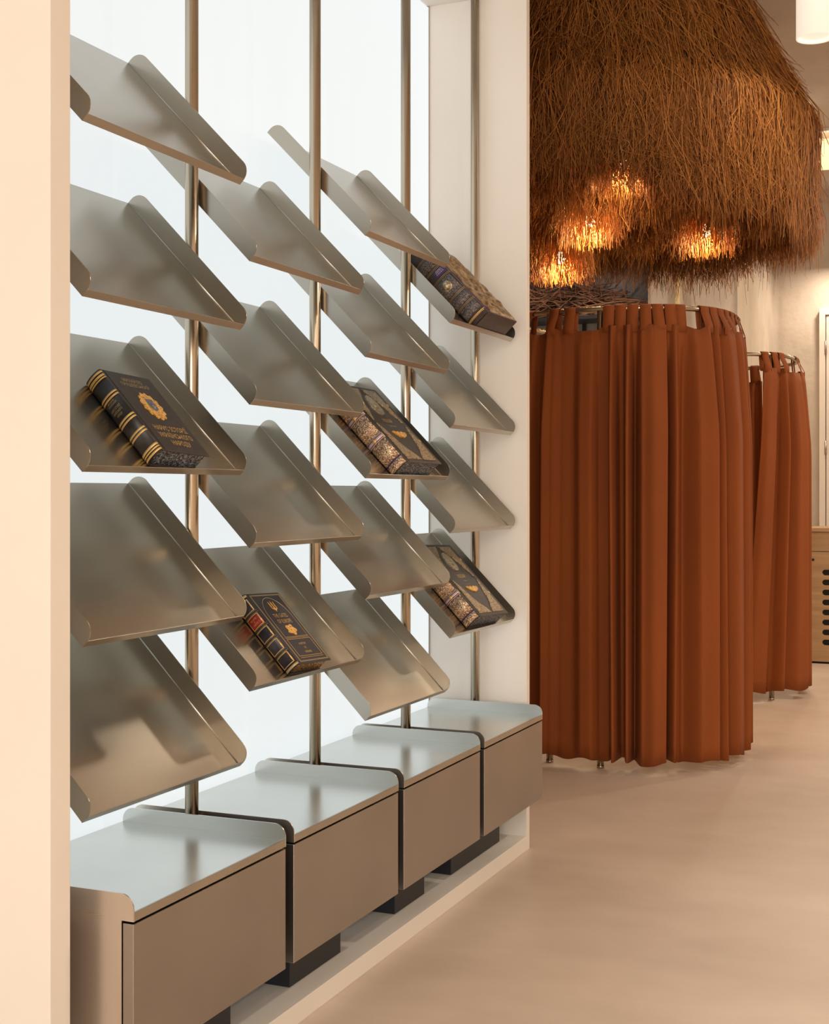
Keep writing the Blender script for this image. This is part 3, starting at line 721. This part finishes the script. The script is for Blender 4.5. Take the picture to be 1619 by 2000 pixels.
rail_frame('round steel rail on posts carrying the farther rust curtain', C2, R2, N2, (-40.5, -120, 62, 130))
ctrl1 = [(-160, .0), (-152, .03), (-144, -.01), (-135, .03), (-128, .02), (-122, .018), (-118.5, -.028), (-116, -.030), (-113.2, .026), (-110.5, .012), (-106, .000), (-101, -.004), (-96, .014), (-91.5, .016), (-87, -.026), (-84.5, -.026), (-81.6, .032), (-78.6, -.022), (-77, -.02), (-74.4, .034), (-71.2, -.028),
         (-68, .026), (-63.5, .038), (-58.5, .030), (-56.4, -.026), (-54.0, .020), (-51.4, -.012), (-48.5, -.024), (-44.5, .024), (-38.5, .036), (-35.2, -.026), (-32, .020), (-29.6, -.022), (-24.5, .026), (-18, .020), (-12.5, -.020), (-7, .020), (0, .010), (6, -.02), (12, .012), (18, .0), (24, .0)]
tabs1 = [-150, -138, -128, -112, -103.4, -83.8, -78, -72.3, -66.5, -61, -55.2, -50.2, -37, -31, -25, -18.5, -11, -3, 6, 16]
curtain('rust brown curtain hanging round the nearer fitting booth', C1, R1, N1, ctrl1, tabs1, 2.005, 0.045, 3, 0.0)
ctrl2 = [(-49, .012), (-45.5, .020), (-41, .012), (-37, -.022), (-33.5, .024), (-29, -.018), (-24, .026), (-16, .032), (-9, -.018), (0, .024), (8, .02), (13, -.02), (20, .01), (27, .0)]
curtain('rust brown curtain drawn half open on the farther fitting booth', C2, R2, N2, ctrl2, [-46.5, -39.5, -33, -4, 6, 16], 2.005, 0.06, 8, 0.0, 0.35, 13.0)
ctrl3 = [(66, .0), (70, .02), (75, -.02), (80, .025), (86, -.02), (92, .02), (98, -.02), (105, .02), (112, -.02), (120, .02), (128, -.02), (136, .02), (145, -.01)]
curtain('shaded rust curtain at the back of the farther booth, behind its opening', C2, R2, N2, ctrl3, [70, 80, 92, 105, 120, 136], 2.005, 0.06, 12)

# ------------------------------------------------------------------ straw canopy
CC, CA, CB = np.array([-0.33, 7.28]), 1.05, 1.22
SH, TOPI, HEM = 3.19, 0.40, 2.63
RL = CEIL - 0.012 - SH
def prof(s):
    """distance s down the canopy -> inset from the outer ellipse, height"""
    rl = math.hypot(TOPI, RL)
    t = np.clip(s / rl, 0, 1)
    inset = TOPI * (1 - t) ** 0.85; z = CEIL - 0.012 - RL * t
    ex = np.maximum(s - rl, 0)
    return inset + 0.015 * np.sin(np.minimum(ex, .6) * 4), z - ex
def strands(nst, scale, s0r, lenr, hemf, rad, segs, spread, seed, stray=0.0, per=12, focus=None):
    g = np.random.default_rng(seed)
    nc = max(1, nst // per); cid = g.integers(0, nc, nst)
    cph = g.uniform(0, 2 * PI, nc); cs0 = g.uniform(*s0r, nc); cln = g.uniform(*lenr, nc); ctilt = g.normal(0, 1.0, nc); cdep = g.uniform(-1, 1, nc)
    ph = cph[cid] + g.normal(0, 0.020, nst); clump = cdep[cid]
    s0 = cs0[cid] + g.normal(0, 0.05, nst); ln = cln[cid] * g.uniform(0.6, 1.15, nst)
    hem = hemf(ph) + 0.03 * clump + g.normal(0, 0.05, nst)
    ln = np.minimum(ln, np.maximum(hem - s0, 0.06))
    k = np.linspace(0, 1, segs + 1)[None, :]
    s = s0[:, None] + ln[:, None] * k
    wob = (ctilt[cid][:, None] * 1.1 + g.normal(0, 1, (nst, 1)) * 0.9) * spread * k + g.normal(0, 1, (nst, 1)) * spread * 0.7 * np.sin(k * PI * g.uniform(.8, 2.6, (nst, 1)))
    far = g.random((nst, 1)) < stray
    wob = np.where(far, wob * 3.0, wob)
    inset, z = prof(s)
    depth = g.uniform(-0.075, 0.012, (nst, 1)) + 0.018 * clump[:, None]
    outw = depth + g.normal(0, 0.012, (nst, 1)) * k * 1.5 + np.where(far, np.abs(g.normal(0, .025, (nst, 1))) * k, 0)
    z = np.where(far, z + np.abs(g.normal(0, .05, (nst, 1))) * k ** 2, z)
    a = (CA * scale - inset * scale + outw); b_ = (CB * scale - inset * scale + outw)
    P = np.stack([CC[0] + a * np.cos(ph)[:, None] - np.sin(ph)[:, None] * wob, CC[1] + b_ * np.sin(ph)[:, None] + np.cos(ph)[:, None] * wob, z], -1)
    tone = np.clip(g.normal(0.52, 0.25, nst) + 0.16 * clump + depth[:, 0] * 4 + 0.08, 0, 1)  # deeper strands are darker, shade between strands put into the tone
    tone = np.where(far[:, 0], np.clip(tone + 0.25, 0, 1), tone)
    rr = rad * g.uniform(0.7, 1.3, (nst, 1)) * (1 - 0.55 * k)
    # triangular section
    m = segs + 1; V = np.empty((nst, m, 3, 3))
    er = np.stack([np.cos(ph), np.sin(ph), 0 * ph], -1)[:, None, :]; et = np.stack([-np.sin(ph), np.cos(ph), 0 * ph], -1)[:, None, :]
    for c_ in range(3):
        an = 2 * PI * c_ / 3 + 0.5
        V[:, :, c_, :] = P + rr[:, :, None] * (er * math.cos(an) + et * math.sin(an))
    base = (np.arange(nst) * m * 3)[:, None, None]
    i = np.arange(segs)[None, :, None] * 3; c_ = np.arange(3)[None, None, :]; c2 = (c_ + 1) % 3
    q = np.stack([base + i + c_, base + i + c2, base + i + 3 + c2, base + i + 3 + c_], -1).reshape(-1, 4)
    return V.reshape(-1, 3), q, np.repeat(tone, m * 3)
RLEN = math.hypot(TOPI, RL)
FULL = RLEN + SH - HEM
def hem_outer(ph):
    d = (np.degrees(ph) + 180) % 360 - 180
    rise = 0.12 * np.exp(-((d + 90) / 38) ** 4) + 0.13 * np.exp(-((d + 73) / 12) ** 2) + 0.07 * np.exp(-((d + 98) / 10) ** 2)
    return FULL + 0.01 - rise + 0.03 * np.sin(ph * 5 + 1)
BULBS = [(-0.065, 6.44, 2.82, 18), (-0.315, 6.74, 2.63, 18), (0.121, 7.52, 2.682, 13), (-0.644, 7.31, 2.55, 16)]
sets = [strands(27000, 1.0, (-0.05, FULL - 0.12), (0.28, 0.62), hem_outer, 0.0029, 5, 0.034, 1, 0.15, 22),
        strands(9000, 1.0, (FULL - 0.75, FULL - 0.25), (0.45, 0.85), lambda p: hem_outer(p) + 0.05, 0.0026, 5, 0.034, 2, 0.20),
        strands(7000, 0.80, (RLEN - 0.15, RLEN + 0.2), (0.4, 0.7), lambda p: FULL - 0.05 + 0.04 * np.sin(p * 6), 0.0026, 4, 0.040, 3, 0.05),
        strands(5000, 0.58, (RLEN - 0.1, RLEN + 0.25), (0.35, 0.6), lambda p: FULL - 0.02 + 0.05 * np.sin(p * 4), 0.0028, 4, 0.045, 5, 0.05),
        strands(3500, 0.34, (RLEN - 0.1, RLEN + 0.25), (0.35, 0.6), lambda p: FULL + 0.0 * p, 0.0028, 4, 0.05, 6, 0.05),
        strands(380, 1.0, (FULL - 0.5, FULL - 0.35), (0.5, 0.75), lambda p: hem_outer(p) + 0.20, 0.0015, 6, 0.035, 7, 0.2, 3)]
# loose straw tufts hanging round each bulb
def tuft(x, y, z, n, seed):
    g = np.random.default_rng(seed); segs = 5; m = segs + 1
    an = g.uniform(0, 2 * PI, n); rr0 = np.sqrt(g.uniform(0.035 ** 2, 0.17 ** 2, n))
    k = np.linspace(0, 1, m)[None, :]
    top = z + g.uniform(0.05, 0.30, n); bot = z - g.uniform(0.02, 0.15, n)
    w1 = g.normal(0, .03, (n, 1)) * k + g.normal(0, .015, (n, 1)) * np.sin(k * PI * g.uniform(.8, 2.5, (n, 1))); w2 = g.normal(0, .03, (n, 1)) * k
    P = np.stack([x + (rr0 * np.cos(an))[:, None] + w1, y + (rr0 * np.sin(an))[:, None] + w2, top[:, None] + (bot - top)[:, None] * k], -1)
    rr = 0.0024 * g.uniform(.7, 1.3, (n, 1)) * (1 - .5 * k)
    V = np.empty((n, m, 3, 3))
    for c_ in range(3):
        V[:, :, c_, :] = P + rr[:, :, None] * np.array([math.cos(2 * PI * c_ / 3), math.sin(2 * PI * c_ / 3), 0])
    base = (np.arange(n) * m * 3)[:, None, None]; i = np.arange(segs)[None, :, None] * 3; c_ = np.arange(3)[None, None, :]; c2 = (c_ + 1) % 3
    q = np.stack([base + i + c_, base + i + c2, base + i + 3 + c2, base + i + 3 + c_], -1).reshape(-1, 4)
    return V.reshape(-1, 3), q, np.repeat(np.clip(g.normal(.6, .2, n), 0, 1), m * 3)
for i, (x, y, z, p) in enumerate(BULBS): sets.append(tuft(x, y, z, 620, 40 + i))
off = 0; Vs = []; Qs = []; Ts = []
for (v, q_, t) in sets:
    Vs.append(v); Qs.append(q_ + off); Ts.append(t); off += len(v)
Vs = np.concatenate(Vs).astype(np.float32); Qs = np.concatenate(Qs).astype(np.int32); Ts = np.concatenate(Ts).astype(np.float32)
can = empty('straw_canopy', 'large shaggy straw canopy hanging from the ceiling over the fitting booths', 'canopy', (CC[0], CC[1], HEM))
Vs = Vs - np.array([CC[0], CC[1], HEM], np.float32)
Vs[:, 2] = np.minimum(Vs[:, 2], CEIL - 0.004 - HEM)
me = bpy.data.meshes.new('straw')
me.vertices.add(len(Vs)); me.vertices.foreach_set('co', Vs.ravel())
me.loops.add(len(Qs) * 4); me.loops.foreach_set('vertex_index', Qs.ravel())
me.polygons.add(len(Qs)); me.polygons.foreach_set('loop_start', np.arange(0, len(Qs) * 4, 4, dtype=np.int32))
me.polygons.foreach_set('use_smooth', np.ones(len(Qs), bool))
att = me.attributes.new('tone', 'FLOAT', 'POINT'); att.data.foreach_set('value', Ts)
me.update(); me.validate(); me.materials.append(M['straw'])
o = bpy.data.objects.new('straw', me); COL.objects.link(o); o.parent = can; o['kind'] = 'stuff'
# dark sheet added inside to stop views through the straw
vs = []; fs = []; nph = 64; ss = np.linspace(0, FULL - 0.42, 12)
ins, zz = prof(ss)
for j in range(len(ss)):
    for i in range(nph):
        a = 2 * PI * i / nph
        vs.append(((CA - ins[j] - 0.105) * math.cos(a), (CB - ins[j] - 0.105) * math.sin(a), float(zz[j]) - HEM))
for j in range(len(ss) - 1):
    for i in range(nph): fs.append((j * nph + i, j * nph + (i + 1) % nph, (j + 1) * nph + (i + 1) % nph, (j + 1) * nph + i))
o = mesh_obj('backing', vs, fs, M['straw_core'], can, smooth=True)
sm = o.modifiers.new('thickness', 'SOLIDIFY'); sm.thickness = 0.006; sm.offset = 0
# bulbs glowing inside the straw
BLB = ['glowing bulb in the straw canopy, highest of the four', 'glowing bulb in the straw canopy, left of the highest one',
       'glowing bulb low in the straw canopy toward the right', 'glowing bulb in the straw canopy, lowest and leftmost']
for (x, y, z, p), lab in zip(BULBS, BLB):
    e_ = empty('light_bulb', lab, 'light bulb', (x, y, z), 'bulbs in the straw canopy')
    lathe('bulb_glass', [(0, -0.03), (0.014, -0.026), (0.024, -0.014), (0.027, 0), (0.022, 0.016), (0.013, 0.028), (0.012, 0.036), (0, 0.036)], M['bulb'], e_, 16)
    lathe('bulb_socket', [(0, 0.0362), (0.014, 0.0362), (0.015, 0.075), (0.006, 0.085), (0, 0.085)], M['bolt'], e_, 12)
    tube('bulb_cord', [(0, 0, 0.085), (0, 0, CEIL - z - 0.003)], 0.003, M['bolt'], e_, 6)
    ld = bpy.data.lights.new('bulb_light', 'POINT'); ld.energy = p; ld.color = (1.0, 0.66, 0.32); ld.shadow_soft_size = 0.03
    lo = bpy.data.objects.new('bulb_light', ld); COL.objects.link(lo); lo.location = (x, y, z - 0.055)

# ------------------------------------------------------------------ twig bundle on a ledge in the window recess
led = box('twig_ledge', -2.36, -1.045, 11.06, 11.38, 2.70, 2.73, M['black_base'], None, 0.002)
tag(led, 'thin dark ledge under the twig bundle in the window recess', 'shelf')
vs = []; fs = []
rg = random.Random(5)
for i in range(420):
    x = rg.uniform(-2.25, -1.15); u = (x + 1.75) / 0.6
    hmax = 0.28 * max(0.25, 1 - abs(u) ** 2 * 0.75)
    z = 2.745 + rg.random() ** 1.3 * hmax; y = rg.uniform(11.10, 11.33)
    a = rg.gauss(0, 0.35); L_ = rg.uniform(0.12, 0.42); bend = rg.uniform(-0.10, 0.10)
    pts = []
    for k in range(5):
        t = k / 4 - 0.5
        xx = x + L_ * t * math.cos(a); zz_ = z + L_ * t * math.sin(a) + bend * (0.25 - t * t)
        pts.append((min(max(xx, -2.34), -1.055), min(max(y + 0.05 * t * rg.uniform(-1, 1), 11.075), 11.37), max(zz_, 2.738)))
    r0 = rg.uniform(0.0035, 0.0075)
    v, f = tube_geo(pts, [r0 * (1 - 0.13 * k) for k in range(5)], 5)
    o_ = len(vs); vs += v; fs += [tuple(i_ + o_ for i_ in q_) for q_ in f]
for (x, z, dx, dz) in ((-1.62, 2.95, 0.22, 0.26), (-1.40, 2.98, 0.10, 0.30), (-1.36, 2.97, 0.20, 0.18), (-2.0, 2.95, -0.2, 0.15)):
    v, f = tube_geo([(x, 11.2, z), (x + dx * .5, 11.2, z + dz * .6), (x + dx, 11.22, z + dz)], [0.006, 0.005, 0.003], 5)
    o_ = len(vs); vs += v; fs += [tuple(i_ + o_ for i_ in q_) for q_ in f]
tw = mesh_obj('twig_bundle', [(v[0] + 1.7, v[1] - 11.2, v[2] - 2.7305) for v in vs], fs, M['twig'], None, (-1.7, 11.2, 2.7305), True)
tag(tw, 'tangled heap of brown twigs above the curtain, under the straw', 'twigs', None, 'stuff')

# ------------------------------------------------------------------ oak counter
CTX = 0.285
ct_ = empty('oak_counter', 'oak veneer counter with a column of rounded black slots behind the far curtain', 'counter', (1.2, 10.68, 0))
def cb(name, x0, x1, y0, y1, z0, z1, mat, bev=0.0015): return box(name, x0 - 1.2, x1 - 1.2, y0 - 10.68, y1 - 10.68, z0, z1, mat, ct_, bev)
cb('carcass', CTX + 0.004, 2.3, 10.402, 10.98, 0.012, 0.965, M['oak'])
cb('plinth', CTX + 0.02, 2.28, 10.42, 10.96, 0.0, 0.012, M['dark'], 0)
cb('counter_top', CTX - 0.004, 2.31, 10.370, 10.99, 0.966, 0.993, M['oak'])
cb('upper_drawer', CTX, 1.29, 10.383, 10.4015, 0.823, 0.962, M['oak'])
cb('upper_drawer', 1.294, 2.3, 10.383, 10.4015, 0.823, 0.962, M['oak'])
# door panel with real slots cut through
def slotted(name, x0, x1, z0, z1):
    zs = [0.668 - 0.073 * i for i in range(8)]; sx0, sx1, hh = 0.405, 0.655, 0.021
    bm = bmesh.new()
    outer = [(x0, z0), (x1, z0), (x1, z1), (x0, z1)]
    edges = []
    def loop(pts):
        vv = [bm.verts.new((p[0] - 1.2, 10.383 - 10.68, p[1])) for p in pts]
        return [bm.edges.new((vv[i], vv[(i + 1) % len(vv)])) for i in range(len(vv))]
    edges += loop(outer)
    for z in zs:
        pts = [(sx0 + hh + hh * math.cos(t), z + hh * math.sin(t)) for t in [PI / 2 + PI * i / 8 for i in range(9)]] + [(sx1 - hh + hh * math.cos(t), z + hh * math.sin(t)) for t in [-PI / 2 + PI * i / 8 for i in range(9)]]
        edges += loop(pts)
    r_ = bmesh.ops.triangle_fill(bm, use_beauty=True, edges=edges)
    fcs = [f for f in bm.faces]
    ex = bmesh.ops.extrude_face_region(bm, geom=fcs)
    for v in [g for g in ex['geom'] if isinstance(g, bmesh.types.BMVert)]: v.co.y += 0.0185
    return bm_obj(name, bm, M['oak'], ct_)
slotted('door', CTX, 0.775, 0.016, 0.818)
cb('slot_backing', 0.39, 0.67, 10.4005, 10.4016, 0.10, 0.74, M['dark'], 0)
cb('door', 0.780, 1.53, 10.383, 10.4015, 0.016, 0.818, M['oak']); cb('door', 1.535, 2.3, 10.383, 10.4015, 0.016, 0.818, M['oak'])
o = lathe('lock', [(0, 0.004), (0.009, 0.004), (0.010, 0), (0, 0)], M['bolt'], ct_, 16); o.rotation_euler = (R(90), 0, 0); o.location = (0.341 - 1.2, 10.383 - 10.68, 0.761)

# ------------------------------------------------------------------ opal pendants
PL = ['white opal cylinder lamp hanging in the upper right corner of the picture'] + ['white opal cylinder ceiling lamp number %s away from the straw canopy' % n for n in ()]
for i, (x, y, p) in enumerate(PENDANTS):
    lab = PL[0] if i == 0 else 'white opal cylinder ceiling lamp outside the picture'
    e_ = empty('pendant_lamp', lab, 'lamp', (x, y, 3.3), 'opal cylinder lamps')
    lathe('opal_cylinder', [(0.074, 0.012), (0.074, 0.0), (0.083, 0.0), (0.083, 0.68), (0, 0.68)], M['opal'], e_, 40, None, True)
    lathe('inner_diffuser', [(0, 0.012), (0.0738, 0.012), (0.0738, 0.016), (0, 0.016)], M['opal'], e_, 32, None, False)
    lathe('ceiling_rose', [(0, 0.6802), (0.055, 0.6802), (0.055, 0.6995), (0, 0.6995)], M['white_door'], e_, 24)
